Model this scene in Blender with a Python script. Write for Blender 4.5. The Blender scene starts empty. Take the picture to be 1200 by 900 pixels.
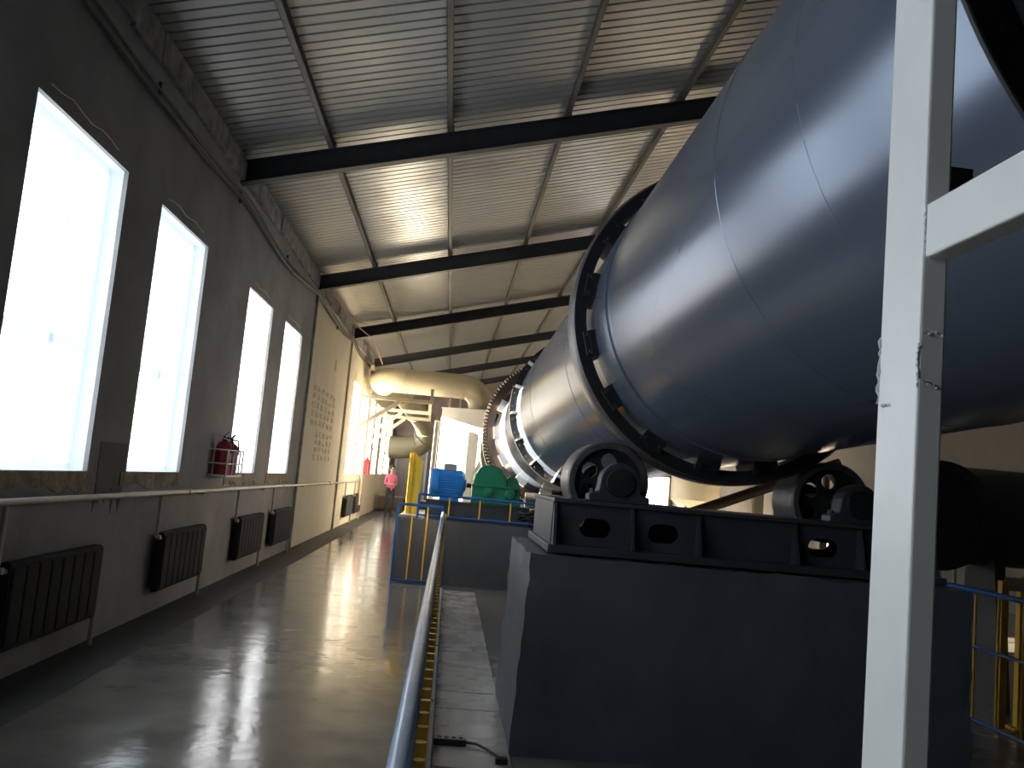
import bpy, bmesh, math, random
from mathutils import Vector, Matrix, noise
C = bpy.context.scene.collection
random.seed(7)
PI = math.pi

# ------------------------------------------------------------------ camera, world, sun, exposure
sc = bpy.context.scene
cam_data = bpy.data.cameras.new('camera'); cam = bpy.data.objects.new('camera', cam_data); C.objects.link(cam)
YAW, PITCH, ROLL, FPX = 0.05970724, 0.10781694, 0.09031421, 1046.07
fwd = Vector((math.sin(YAW)*math.cos(PITCH), math.cos(YAW)*math.cos(PITCH), math.sin(PITCH)))
rgt = Vector((math.cos(YAW), -math.sin(YAW), 0)); upv = rgt.cross(fwd)
r2 = math.cos(ROLL)*rgt + math.sin(ROLL)*upv; u2 = -math.sin(ROLL)*rgt + math.cos(ROLL)*upv
m = Matrix((r2, u2, -fwd)).transposed().to_4x4(); m.translation = (0, 0, 1.6)
cam.matrix_world = m
cam_data.sensor_width = 36; cam_data.lens = FPX/1200*36; cam_data.clip_start = 0.05; cam_data.clip_end = 300
sc.camera = cam

world = bpy.data.worlds.new('sky'); sc.world = world; world.use_nodes = True
bg = world.node_tree.nodes['Background']
bg.inputs['Color'].default_value = (0.80, 0.90, 1.0, 1); bg.inputs['Strength'].default_value = 7.0
sun_d = bpy.data.lights.new('sun', 'SUN'); sun = bpy.data.objects.new('sun', sun_d); C.objects.link(sun)
sun_d.energy = 140; sun_d.color = (1.0, 0.86, 0.66); sun_d.angle = math.radians(0.6)
SUN = Vector((1.0, -0.04, -0.235)).normalized()
sun.rotation_euler = SUN.to_track_quat('-Z', 'Y').to_euler(); sun.location = (-12, 8, 9)
FILM = 5.2                                     # daylight coming through the backlit plastic film

vs = sc.view_settings
vs.view_transform = 'Standard'; vs.look = 'None'; vs.exposure = 0.3; vs.gamma = 1.0; vs.use_curve_mapping = False
sc.cycles.max_bounces = 8; sc.cycles.diffuse_bounces = 5; sc.cycles.glossy_bounces = 4
sc.cycles.transparent_max_bounces = 12; sc.cycles.sample_clamp_indirect = 8
sc.cycles.use_denoising = True; sc.cycles.caustics_refractive = False

# ------------------------------------------------------------------ materials
def mat(name, col, rough=0.5, metal=0.0, var=0.0, scale=4.0, bump=0.0, bscale=30.0, col2=None, spec=0.5, rvar=0.0, stretch=(1, 1, 1), bdist=0.01):
    M = bpy.data.materials.new(name); M.use_nodes = True
    nt = M.node_tree; b = nt.nodes['Principled BSDF']
    b.inputs['Base Color'].default_value = (*col, 1); b.inputs['Roughness'].default_value = rough
    b.inputs['Metallic'].default_value = metal; b.inputs['Specular IOR Level'].default_value = spec
    tc = nt.nodes.new('ShaderNodeTexCoord'); mp = nt.nodes.new('ShaderNodeMapping')
    mp.inputs['Scale'].default_value = stretch
    nt.links.new(tc.outputs['Object'], mp.inputs['Vector'])
    if var > 0 or col2 or rvar:
        n = nt.nodes.new('ShaderNodeTexNoise'); n.inputs['Scale'].default_value = scale; n.inputs['Detail'].default_value = 6
        n.inputs['Roughness'].default_value = 0.6
        nt.links.new(mp.outputs['Vector'], n.inputs['Vector'])
        if var > 0 or col2:
            r = nt.nodes.new('ShaderNodeValToRGB')
            c2 = col2 or tuple(min(1, c*(1+var)) for c in col); c1 = col if col2 else tuple(c*(1-var) for c in col)
            r.color_ramp.elements[0].position = .33; r.color_ramp.elements[1].position = .68
            r.color_ramp.elements[0].color = (*c1, 1); r.color_ramp.elements[1].color = (*c2, 1)
            nt.links.new(n.outputs['Fac'], r.inputs['Fac']); nt.links.new(r.outputs['Color'], b.inputs['Base Color'])
        if rvar:
            mr = nt.nodes.new('ShaderNodeMapRange')
            mr.inputs['From Min'].default_value = .3; mr.inputs['From Max'].default_value = .7
            mr.inputs['To Min'].default_value = max(0, rough-rvar); mr.inputs['To Max'].default_value = rough+rvar
            nt.links.new(n.outputs['Fac'], mr.inputs['Value']); nt.links.new(mr.outputs['Result'], b.inputs['Roughness'])
    if bump > 0:
        n2 = nt.nodes.new('ShaderNodeTexNoise'); n2.inputs['Scale'].default_value = bscale; n2.inputs['Detail'].default_value = 5
        nt.links.new(mp.outputs['Vector'], n2.inputs['Vector'])
        bp = nt.nodes.new('ShaderNodeBump'); bp.inputs['Strength'].default_value = bump; bp.inputs['Distance'].default_value = bdist
        nt.links.new(n2.outputs['Fac'], bp.inputs['Height']); nt.links.new(bp.outputs['Normal'], b.inputs['Normal'])
    return M

def film_mat(name, strength, clear, col, rough=None):
    M = bpy.data.materials.new(name); M.use_nodes = True; nt = M.node_tree; nt.nodes.clear()
    out = nt.nodes.new('ShaderNodeOutputMaterial'); e = nt.nodes.new('ShaderNodeEmission')
    if rough is None: t = nt.nodes.new('ShaderNodeBsdfTransparent')
    else: t = nt.nodes.new('ShaderNodeBsdfRefraction'); t.inputs['IOR'].default_value = 1.02; t.inputs['Roughness'].default_value = rough
    g = nt.nodes.new('ShaderNodeBsdfGlossy'); g.inputs['Roughness'].default_value = .25; g.inputs['Color'].default_value = (.6, .6, .6, 1)
    e.inputs['Color'].default_value = (*col, 1); e.inputs['Strength'].default_value = strength
    mx = nt.nodes.new('ShaderNodeMixShader'); mx.inputs[0].default_value = clear
    mg = nt.nodes.new('ShaderNodeMixShader'); mg.inputs[0].default_value = .05
    nt.links.new(e.outputs[0], mx.inputs[1]); nt.links.new(t.outputs[0], mx.inputs[2])
    nt.links.new(mx.outputs[0], mg.inputs[1]); nt.links.new(g.outputs[0], mg.inputs[2]); nt.links.new(mg.outputs[0], out.inputs[0])
    return M

MT = dict(
    plaster=mat('grey_plaster', (.27, .265, .26), .85, var=.2, scale=1.3, bump=.35, bscale=22),
    cream_wall=mat('cream_plaster', (.76, .69, .54), .7, var=.06, scale=1.2, bump=.25, bscale=20),
    beam_concrete=mat('rough_concrete', (.26, .25, .24), .9, var=.4, scale=5, bump=.9, bscale=14, bdist=.03),
    patch=mat('damp_patch', (.11, .10, .09), .8, var=.2, scale=6, bump=.3),
    mortar=mat('yellowish_mortar', (.30, .25, .17), .85, var=.4, scale=9, bump=.8, bscale=25, bdist=.02),
    floor=mat('polished_floor', (.15, .142, .13), .14, var=.0, scale=2.3, col2=(.21, .196, .175), bump=.22, bscale=7, rvar=.06, spec=.6),
    border=mat('dark_floor_paint', (.035, .035, .036), .7, var=.2, scale=3, bump=.1),
    slab=mat('grey_slab', (.36, .34, .32), .28, var=.14, scale=3, bump=.2, bscale=16, rvar=.1),
    kerb=mat('pale_kerb', (.45, .42, .38), .6, var=.15, scale=8, bump=.3),
    roof=mat('ribbed_sheet', (.38, .39, .38), .28, .35, var=.05, scale=2, bump=.05, bscale=3, bdist=.02),
    beam=mat('dark_steel_beam', (.028, .030, .034), .5, var=.2, scale=6),
    purlin=mat('brown_steel_purlin', (.10, .092, .082), .5, var=.2, scale=6),
    shell=mat('grey_blue_paint', (.155, .19, .262), .23, .45, var=.04, scale=1.6, spec=.6),
    seam=mat('weld_seam', (.14, .17, .23), .32, .45),
    ring=mat('black_ring_steel', (.022, .024, .028), .5, .2, var=.15, scale=8),
    ringrim=mat('worn_ring_rim', (.16, .15, .15), .4, .5, var=.2, scale=8),
    pad=mat('pad_steel', (.02, .022, .026), .55, .2),
    bolt=mat('bolt_steel', (.05, .05, .055), .45, .5),
    paleplate=mat('pale_spring_plate', (.55, .52, .48), .5, .1),
    gear=mat('brown_gear_steel', (.085, .062, .048), .5, .4, var=.2, scale=8),
    cover=mat('grey_end_cover', (.36, .40, .44), .45, .1, var=.1),
    base=mat('base_frame_paint', (.050, .058, .070), .45, .1, var=.15, scale=5, bump=.1),
    pier=mat('dark_grey_pier_paint', (.085, .10, .12), .5, var=.14, scale=2.2, bump=.5, bscale=11, bdist=.02),
    white=mat('white_gloss_paint', (.88, .89, .88), .35, var=.03, scale=5, bump=.08, bscale=16),
    weld=mat('weld_bead', (.66, .67, .67), .5, .2, bump=.8, bscale=90),
    bluepipe=mat('blue_rail_paint', (.20, .33, .52), .25, .0, var=.12, scale=9),
    bluedark=mat('strong_blue_rail_paint', (.012, .10, .36), .35, var=.1, scale=9),
    yellow=mat('yellow_paint', (.78, .46, .03), .4, var=.1, scale=9),
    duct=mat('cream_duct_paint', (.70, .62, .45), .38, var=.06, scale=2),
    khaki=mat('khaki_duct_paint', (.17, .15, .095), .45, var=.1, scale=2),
    hood=mat('white_hood_paint', (.86, .83, .76), .5, var=.03),
    motor=mat('bright_blue_motor_paint', (.03, .22, .60), .38, var=.05),
    reducer=mat('green_reducer_paint', (.012, .20, .105), .38, var=.08),
    rad=mat('dark_radiator_paint', (.030, .031, .033), .8, var=.15, scale=6, spec=.15),
    pipe=mat('pale_pipe_paint', (.40, .38, .34), .4, .2, var=.1, scale=9),
    red=mat('extinguisher_red', (.40, .025, .03), .35),
    black=mat('black_rubber', (.012, .012, .013), .5),
    cable=mat('dark_cable', (.05, .045, .04), .5),
    palecable=mat('pale_cable', (.32, .26, .20), .45),
    pink=mat('pinkish_cable', (.38, .17, .14), .5),
    whitebar=mat('white_window_bar', (.70, .74, .78), .4),
    endwall=mat('dim_end_wall', (.17, .135, .125), .85, var=.12, scale=1, bump=.2),
    rightwall=mat('brown_grey_wall', (.25, .225, .20), .85, var=.1, scale=1, bump=.2),
    ground=mat('outside_ground', (.42, .40, .36), .9, var=.1),
    marks=mat('faded_red_marks', (.62, .47, .35), .8),
    dark=mat('dark_machine_paint', (.065, .063, .06), .5, .2, var=.15),
    grey=mat('light_grey_plastic', (.30, .30, .30), .5),
    jacket=mat('pink_jacket', (.70, .16, .24), .8), trousers=mat('dark_trousers', (.03, .03, .04), .85),
    skin=mat('skin', (.52, .32, .24), .6), hair=mat('black_hair', (.012, .010, .010), .6),
    film_blue=film_mat('bluish_plastic_film', 2.0, .58, (.66, .84, 1.0)),
    lit_pane=film_mat('daylit_frosted_pane', FILM, 0.0, (.92, .97, 1.0)),
    film_clear=film_mat('thin_plastic_film', FILM*.7, .55, (.95, .97, 1.0)),
    glass=film_mat('clear_pane', 0.0, .97, (1, 1, 1)),
)

# ------------------------------------------------------------------ builders
class MB:
    def __init__(s): s.v = []; s.f = []
    def add(s, vs, fs):
        o = len(s.v); s.v += [tuple(x) for x in vs]; s.f += [tuple(i+o for i in f) for f in fs]; return s
    def box(s, x0, x1, y0, y1, z0, z1):
        return s.add([(x0,y0,z0),(x1,y0,z0),(x1,y1,z0),(x0,y1,z0),(x0,y0,z1),(x1,y0,z1),(x1,y1,z1),(x0,y1,z1)],
                     [(0,3,2,1),(4,5,6,7),(0,1,5,4),(1,2,6,5),(2,3,7,6),(3,0,4,7)])
    def obox(s, c, ax, ay, az):          # centre and three half-axis vectors
        c, ax, ay, az = map(Vector, (c, ax, ay, az)); vs = []
        for k in (-1, 1):
            for i, j in ((-1,-1),(1,-1),(1,1),(-1,1)): vs.append(c + ax*i + ay*j + az*k)
        return s.add(vs, [(0,3,2,1),(4,5,6,7),(0,1,5,4),(1,2,6,5),(2,3,7,6),(3,0,4,7)])
    def tube(s, pts, r, n=10, cap=True, rr=None):
        pts = [Vector(p) for p in pts]; prev = None; rings = []
        for i, p in enumerate(pts):
            t = ((pts[min(i+1, len(pts)-1)] - pts[max(i-1, 0)])).normalized()
            if prev is None:
                a = Vector((0,0,1)) if abs(t.z) < .9 else Vector((1,0,0))
                e = t.cross(a).normalized()
            else:
                e = (prev - t*prev.dot(t)).normalized()
            prev = e; g = t.cross(e); rad = rr[i] if rr else r
            rings.append([p + (e*math.cos(2*PI*k/n) + g*math.sin(2*PI*k/n))*rad for k in range(n)])
        o = len(s.v)
        for R in rings: s.v += [tuple(x) for x in R]
        for i in range(len(rings)-1):
            for k in range(n):
                a = o+i*n+k; b = o+i*n+(k+1) % n
                s.f.append((a, b, b+n, a+n))
        if cap:
            s.f.append(tuple(o+k for k in range(n))[::-1]); s.f.append(tuple(o+(len(rings)-1)*n+k for k in range(n)))
        return s
    def lathe(s, c, u, prof, n=96, closed=False, rfun=None):   # prof: (t along axis, radius)
        c = Vector(c); u = Vector(u).normalized(); e1 = u.cross(Vector((0,0,1)))
        if e1.length < .01: e1 = Vector((1,0,0))
        e1.normalize(); e2 = e1.cross(u); o = len(s.v)
        for t, r in prof:
            for k in range(n):
                a = 2*PI*k/n; q = r if rfun is None else rfun(t, r, k)
                s.v.append(tuple(c + u*t + (e1*math.cos(a) + e2*math.sin(a))*q))
        L = len(prof)
        for i in range(L if closed else L-1):
            for k in range(n):
                a = o+i*n+k; b = o+i*n+(k+1) % n; d = ((i+1) % L - i)*n
                s.f.append((a, b, b+d, a+d))
        return s
    def prism(s, poly, off):             # polygon of 3-D points extruded by a vector
        n = len(poly); off = Vector(off); poly = [Vector(p) for p in poly]
        return s.add(poly + [p+off for p in poly], [tuple(range(n))[::-1], tuple(range(n, 2*n))] + [(i, (i+1) % n, (i+1) % n+n, i+n) for i in range(n)])
    def build(s, name, m, parent=None, smooth=False, kind=None, bevel=0):
        me = bpy.data.meshes.new(name); L = root_loc(parent)
        me.from_pydata([(x-L[0], y-L[1], z-L[2]) for x, y, z in s.v], [], s.f); me.update()
        bm = bmesh.new(); bm.from_mesh(me); bmesh.ops.recalc_face_normals(bm, faces=bm.faces); bm.to_mesh(me); bm.free()
        return link(name, me, m, parent, smooth, kind, bevel)
def root_loc(p):
    L = Vector((0,0,0))
    while p is not None: L += p.location; p = p.parent
    return L
def link(name, me, m, parent, smooth=False, kind=None, bevel=0):
    o = bpy.data.objects.new(name, me); C.objects.link(o); o.parent = parent
    if m is not None and not me.materials: me.materials.append(MT[m])
    if smooth:
        me.polygons.foreach_set('use_smooth', [True]*len(me.polygons))
        try: me.set_sharp_from_angle(angle=math.radians(38))
        except Exception: pass
    if bevel:
        b = o.modifiers.new('bevel', 'BEVEL'); b.width = bevel; b.segments = 2; b.limit_method = 'ANGLE'
    if kind: o['kind'] = kind
    return o
def thing(name, label, cat, loc, group=None):
    o = bpy.data.objects.new(name, None); C.objects.link(o); o.location = loc; o.empty_display_size = .2
    return tag(o, label, cat, group)
def tag(o, label, cat, group=None):
    o['label'] = label; o['category'] = cat
    if group: o['group'] = group
    return o
def struct(o): o['kind'] = 'structure'; return o
def place(name, src, parent, loc, rot=(0,0,0)):      # another piece sharing mesh data
    o = src.copy(); C.objects.link(o); o.name = name; o.parent = parent; o.location = loc; o.rotation_euler = rot
    return o
def plate(outline, holes, thick):                    # flat plate with holes, in local XY, thickness along Z
    cu = bpy.data.curves.new('plate', 'CURVE'); cu.dimensions = '2D'; cu.fill_mode = 'BOTH'; cu.extrude = thick/2
    for pts in [outline] + holes:
        sp = cu.splines.new('POLY'); sp.points.add(len(pts)-1); sp.use_cyclic_u = True
        for p, q in zip(sp.points, pts): p.co = (q[0], q[1], 0, 1)
    o = bpy.data.objects.new('plate', cu); C.objects.link(o)
    dg = bpy.context.evaluated_depsgraph_get(); me = bpy.data.meshes.new_from_object(o.evaluated_get(dg))
    bpy.data.objects.remove(o); bpy.data.curves.remove(cu)
    return me
def circle(cx, cy, r, n=24): return [(cx+r*math.cos(2*PI*k/n), cy+r*math.sin(2*PI*k/n)) for k in range(n)]
def slot(cx, cy, hw, hh, n=8):
    a = [(cx+hw-hh+hh*math.cos(-PI/2+PI*k/n), cy+hh*math.sin(-PI/2+PI*k/n)) for k in range(n+1)]
    return a + [(cx-hw+hh+hh*math.cos(PI/2+PI*k/n), cy+hh*math.sin(PI/2+PI*k/n)) for k in range(n+1)]
def plate_xz(name, outline, holes, thick, y, m, parent, bevel=0):   # plate standing in the XZ plane at depth y
    me = plate(outline, holes, thick); L = root_loc(parent)
    for v in me.vertices: v.co = (v.co.x-L.x, y+v.co.z-L.y, v.co.y-L.z)
    bm = bmesh.new(); bm.from_mesh(me); bmesh.ops.recalc_face_normals(bm, faces=bm.faces); bm.to_mesh(me); bm.free()
    return link(name, me, m, parent)
def arc(c, r, a0, a1, ex, ey, n=10):
    c, ex, ey = Vector(c), Vector(ex), Vector(ey)
    return [c + (ex*math.cos(a0+(a1-a0)*k/n) + ey*math.sin(a0+(a1-a0)*k/n))*r for k in range(n+1)]

# ------------------------------------------------------------------ room shell
WX, RX, YB, YE = -2.82, 10.6, -8.0, 42.0      # left wall face, right wall face, back and end
EAVE, SLOPE, RIDGE = 5.10, .263, 3.9
def roofz(x): return EAVE + SLOPE*((x-WX) if x <= RIDGE else (2*RIDGE-WX-x))

fl = struct(MB().box(WX-.3, RX+.3, YB, YE, -.3, 0).build('floor', 'floor'))
b = MB().box(WX+.012, WX+.485, YB, YE, -.02, .003).build('border_strip', 'border', fl); b['label'] = 'dark painted strip along the wall'
ys = [4.0, 5.1, 6.36, 6.85, 8.38, 10.42, 12.72]
for a0, a1 in zip(ys, ys[1:]): MB().box(.055, .505, a0+.008, a1-.008, -.02, .012).build('slab', 'slab', fl, bevel=.004)
ks = [3.2, 4.6, 6.36, 8.38, 10.42, 12.6]
for a0, a1 in zip(ks, ks[1:]): MB().box(-.005, .045, a0+.03, a1-.03, -.02, .055).build('kerb_stone', 'kerb', fl, bevel=.005)
struct(MB().box(-60, 60, -60, 110, -.62, -.5).build('ground', 'ground'))

wins = []      # (y0, y1, z0, z1, film)
for y0, y1 in ((-.4,1.1),(2.05,3.55),(5.62,7.22),(8.07,9.62)): wins.append((y0, y1, 1.38, 3.79, 'film_blue'))
for y0, y1 in ((11.65,13.2),(14.2,15.8)): wins.append((y0, y1, 1.38, 3.80, 'film_clear'))
for y0, y1 in ((24.35,26.3),(26.8,28.5),(29.5,31.4),(32.1,34.2),(35.3,37.6),(38.2,41.2)): wins.append((y0, y1, 1.38, 3.92, 'glass'))
def wall_mesh(ya, yb, ws, ztop=5.20, t=.28):
    M = MB(); y = ya; ws = sorted(ws)
    z0 = ws[0][2] if ws else 1.4; z1 = ws[0][3] if ws else 3.8
    M.box(WX-t, WX, ya, yb, -.3, z0); M.box(WX-t, WX, ya, yb, z1, ztop)
    for w in ws: M.box(WX-t, WX, y, w[0], z0, z1); y = w[1]
    M.box(WX-t, WX, y, yb, z0, z1)
    return M
def fixwins(ws, z1): return [(a, b_, c, z1, f) for a, b_, c, d, f in ws]
wl = struct(wall_mesh(YB, 16.85, fixwins([w for w in wins if w[1] < 16.8], 3.80)).build('wall_left', 'plaster'))
wl2 = struct(wall_mesh(16.85, YE, fixwins([w for w in wins if w[0] > 16.8], 3.92)).build('wall_left.001', 'cream_wall'))
# rough concrete beam on top of the wall, in uneven lifts
M = MB(); y = YB
rb = MB()
y = YB
while y < YE:
    L = random.uniform(.5, 1.3); d = random.uniform(.03, .06); z = 4.87+random.uniform(-.02, .03)
    rb.box(WX-.05, WX+d, y, min(YE, y+L), z, 5.14); y += L
rb.build('ring_beam', 'beam_concrete', wl)
# pilaster edge and mortar below the sills
MB().box(WX-.01, WX+.035, 16.80, 16.90, 0, 4.9).build('pilaster_edge', 'beam_concrete', wl)
MB().box(WX-.01, WX+.05, 22.75, 22.95, 0, 4.9).build('pilaster_edge', 'cream_wall', wl2)
MB().box(WX-.01, WX+.07, 28.75, 28.95, 0, 4.9).build('pilaster_edge', 'cream_wall', wl2)
def ragged(yA, yB_, zt, dep, m, nm, par, x=.012):
    n = 14; pts = [(WX+x, yA, zt)]
    for k in range(n+1): pts.append((WX+x, yA+(yB_-yA)*k/n, zt-dep*(.55+.45*random.random())))
    pts.append((WX+x, yB_, zt))
    return MB().prism(pts, (-x-.004, 0, 0)).build(nm, m, par)
for w in wins[2:6]:
    ragged(w[0]-.15, w[1]+.1, w[2]-.004, .17, 'mortar', 'mortar_smear', wl)
ragged(7.42, 8.02, 1.62, .62, 'patch', 'damp_patch', wl, .004)

for i, w in enumerate(wins):
    y0, y1, z0, z1, f = w
    if f == 'glass': z1 = 3.92
    else: z1 = 3.80
    e = struct(bpy.data.objects.new('window_%d' % (i+1), None)); C.objects.link(e); e.location = (WX-.15, (y0+y1)/2, z0)
    F = MB(); xf0, xf1 = WX-.20, WX-.14; t = .05
    F.box(xf0, xf1, y0, y0+t, z0, z1); F.box(xf0, xf1, y1-t, y1, z0, z1)
    F.box(xf0, xf1, y0, y1, z0, z0+t); F.box(xf0, xf1, y0, y1, z1-t, z1)
    F.build('window_frame', 'whitebar', e)
    zm = z0+.95
    bars = MB(); bars.box(xf0+.005, xf1-.005, y0+t, y1-t, zm-.035, zm+.035); bars.build('transom_bar', 'whitebar', e)
    ym = y0+(y1-y0)*(.62 if f != 'glass' else .5)
    MB().box(xf0+.005, xf1-.005, ym-.035, ym+.035, z0+t, z1-t).build('mullion', 'whitebar', e)
    pm = 'lit_pane' if f == 'film_blue' else 'glass'
    for a0, a1 in ((y0+t, ym-.035), (ym+.035, y1-t)):
        MB().box(WX-.172, WX-.168, a0, a1, z0+t, zm-.035).build('pane', pm, e)
        MB().box(WX-.172, WX-.168, a0, a1, zm+.035, z1-t).build('pane', pm, e)
    if f != 'glass':                       # crumpled plastic film nailed over the reveal
        ny, nz = 18, 22; G = MB(); vs_ = []; fs_ = []
        for a in range(ny+1):
            for c in range(nz+1):
                yy = y0+(y1-y0)*a/ny; zz = z0+(z1-z0)*c/nz
                edge = min(a, ny-a, c, nz-c)
                dx = noise.noise((yy*1.7, zz*.9, i*3.1))*.022 + noise.noise((yy*5, zz*2.2, i))*.008
                if a == 0: yy -= .004
                vs_.append((WX-.035+dx*(1 if edge else .3), yy, zz))
        for a in range(ny):
            for c in range(nz): k = a*(nz+1)+c; fs_.append((k, k+nz+1, k+nz+2, k+1))
        G.add(vs_, fs_); G.build('plastic_film', f, e, smooth=True)
        tp = [(WX+.012, y0-.05+(y1-y0+.1)*k/10, z1+.09+.018*math.sin(k*1.9+i)+.01*random.random()) for k in range(11)]
        MB().tube(tp[1:-2], .007, 6).build('film_hem', 'palecable', e)

# roof sheet: broad pans with narrow folded ribs running up the slope
def roof_sheet(xa, xb, nx):
    M = MB(); prof = []; y = YB-.3; P = .158
    while y < YE+.3:
        prof += [(y, 0), (y+.120, 0), (y+.124, .034), (y+.150, .034), (y+.154, 0)]; y += P
    xs = [xa+(xb-xa)*k/nx for k in range(nx+1)]
    for x in xs:
        for yy, h in prof:
            w_ = noise.noise((x*.9, yy*1.3, 0))*.008
            M.v.append((x, yy, roofz(x)+.105+h+w_))
    n = len(prof)
    for i in range(nx):
        for k in range(n-1): a = i*n+k; M.f.append((a, a+1, a+n+1, a+n))
    o = len(M.v)                                   # outer skin closing the sandwich
    for x in (xa, xb): M.v += [(x, YB-.3, roofz(x)+.24), (x, YE+.3, roofz(x)+.24)]
    M.f.append((o, o+1, o+3, o+2))
    return M
rs = roof_sheet(WX-.35, RIDGE, 30)
o2 = roof_sheet(RX+.35, RIDGE, 12); rs.add(o2.v, o2.f)
struct(rs.build('ceiling', 'roof'))
struct(MB().box(RX, RX+.28, YB, YE, -.3, 5.2).build('wall_right', 'rightwall'))
def gable(y0, y1): return MB().prism([(WX-.28, y0, -.3), (RX+.28, y0, -.3), (RX+.28, y0, 5.2), (RIDGE, y0, roofz(RIDGE)+.1), (WX-.28, y0, 5.2)], (0, y1-y0, 0))
struct(gable(YE, YE+.25).build('wall_end', 'endwall')); struct(gable(YB-.25, YB).build('wall_back', 'plaster'))

# steel rafters (I section) and purlins
RY = [-1.5, 4.55, 10.6, 16.8, 22.85, 28.9, 34.9, 40.9]
PX = [-1.80, -.40, 1.02, 2.42, 3.75]
nm_r = {2: 'dark steel rafter nearest the camera, above the second window', 3: 'second dark steel rafter, meeting the wall where the cream plaster begins',
        4: 'third dark steel rafter, over the far edge of the cream wall panel', 5: 'fourth dark steel rafter, just above the cream duct',
        6: 'fifth dark steel rafter, behind the cream duct elbow', 7: 'sixth and farthest dark steel rafter by the end wall',
        0: 'dark steel rafter behind the camera', 1: 'dark steel rafter overhead, out of the top of the picture'}
def ibeam(M, xa, xb, y, h=.27, w=.15):
    za, zb = roofz(xa), roofz(xb)
    def bar(y0, y1, d0, d1):
        M.prism([(xa, y0, za-d0), (xb, y0, zb-d0), (xb, y0, zb-d1), (xa, y0, za-d1)], (0, y1-y0, 0))
    bar(y-w/2, y+w/2, 0, .014); bar(y-w/2, y+w/2, h-.014, h); bar(y-.006, y+.006, .014, h-.014)
for i, y in enumerate(RY):
    t = thing('rafter', nm_r[i], 'beam', (RIDGE, y, roofz(RIDGE)), 'roof rafters')
    A = MB(); ibeam(A, WX+.0, RIDGE, y); A.build('left_rake', 'beam', t)
    A = MB(); ibeam(A, RX, RIDGE, y); A.build('right_rake', 'beam', t)
    for x in PX:
        MB().box(x+.035, x+.047, y-.06, y+.06, roofz(x), roofz(x)+.10).build('purlin_cleat', 'beam', t)
nm_p = ['brown roof purlin nearest the window wall', 'brown roof purlin running up the middle of the picture',
        'brown roof purlin left of the great cylinder', 'brown roof purlin partly hidden by the great cylinder', 'brown roof purlin near the ridge, above the great cylinder']
for x, nm in zip(PX, nm_p):
    z = roofz(x)+.004; M = MB()
    M.box(x-.03, x-.024, YB, YE, z, z+.095); M.box(x-.03, x+.03, YB, YE, z, z+.006); M.box(x-.03, x+.03, YB, YE, z+.089, z+.095)
    M.box(x+.024, x+.03, YB, YE, z+.006, z+.02)
    tag(M.build('purlin', 'purlin'), nm, 'purlin', 'roof purlins')

# ------------------------------------------------------------------ rotary dryer
AX = Vector((1.915, 6.2, 2.872)); U = Vector((-.015, 1, -.041)); UN = U.normalized()
E1 = UN.cross(Vector((0,0,1))).normalized(); E2 = E1.cross(UN)
def ap(Y): return AX + U*(Y-6.2)
def rad(a): return E1*math.cos(a) + E2*math.sin(a)
RS, RR = 1.012, 1.168
dr = thing('rotary_dryer', 'huge grey blue steel rotary dryer cylinder lying on rollers along the hall', 'dryer', (ap(6.2).x, 6.2, 1.7))
prof = [(Y-6.2, RS) for Y in (1.64, 3.46, 3.47, 5.5, 5.52, 7.6, 7.61, 10.4, 10.41, 13, 16, 19.35)]
prof += [(19.35-6.2, .98), (1.64-6.2, .98)]
MB().lathe(AX, U, prof, 144, closed=True).build('shell', 'shell', dr, smooth=True)
for Y, h_ in ((2.65, .0006), (3.465, .0022), (7.6, .0022), (10.4, .0022)):
    MB().lathe(ap(Y), U, [(-.007, RS-.001), (-.003, RS+h_), (.003, RS+h_), (.007, RS-.001)], 144).build('weld_seam', 'shell', dr, smooth=True)
MB().lathe(ap(5.72), U, [(0, RS-.001), (.004, RS+.011), (.5, RS+.011), (.504, RS-.001)], 144).build('wear_band', 'shell', dr, smooth=True)
def riding_ring(Y, w, ri=1.066, m='ring', pads=16, a_off=0.0):
    t = MB().lathe(ap(Y), U, [(0, ri), (0, RR-.018), (.012, RR-.004), (.03, RR), (w-.03, RR), (w, RR-.018), (w, ri)], 160, closed=True).build('riding_ring', m, dr, smooth=True)
    t.data.materials.append(MT['ringrim'])
    for p in t.data.polygons:
        q = p.center + Vector(root_loc(t)); d = q - ap(Y); rr = (d - UN*d.dot(UN)).length
        if rr > RR-.014: p.material_index = 1
    for k in range(pads):
        a = a_off + 2*PI*k/pads; R = rad(a); T = rad(a+PI/2); c0 = ap(Y)
        P = MB()
        P.obox(c0 + UN*(w/2) + R*(RS+.026), R*.026, T*.085, UN*(w/2+.07))          # chair plate under the ring
        P.obox(c0 - UN*.03 + R*(RS+.052), R*.035, T*.085, UN*.025)                 # stop block in front of it
        o = P.build('ring_pad', 'pad', t)
        for s in (-1, 1):
            B = MB(); B.tube([c0 - UN*.052 + R*(RS+.060) + T*.06*s, c0 - UN*.085 + R*(RS+.060) + T*.06*s], .016, 8)
            B.build('pad_bolt', 'bolt', t)
    return t
riding_ring(6.2, .24, a_off=math.radians(172)).name = 'riding_ring'
riding_ring(17.6, .24, m='gear')
e = MB().lathe(ap(1.62), U, [(0, 1.075), (0, RR-.003), (.003, RR), (.014, RR), (.016, RS-.01), (.004, RS-.01)], 160, closed=True).build('end_ring', 'ring', dr, smooth=True)
e['label'] = 'dark ring at the near end of the cylinder'
for k in range(40):
    a = 2*PI*k/40; c0 = ap(1.62)+rad(a)*1.12
    MB().tube([c0, c0-UN*.012], .013, 6).build('ring_bolt', 'bolt', e)
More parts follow.
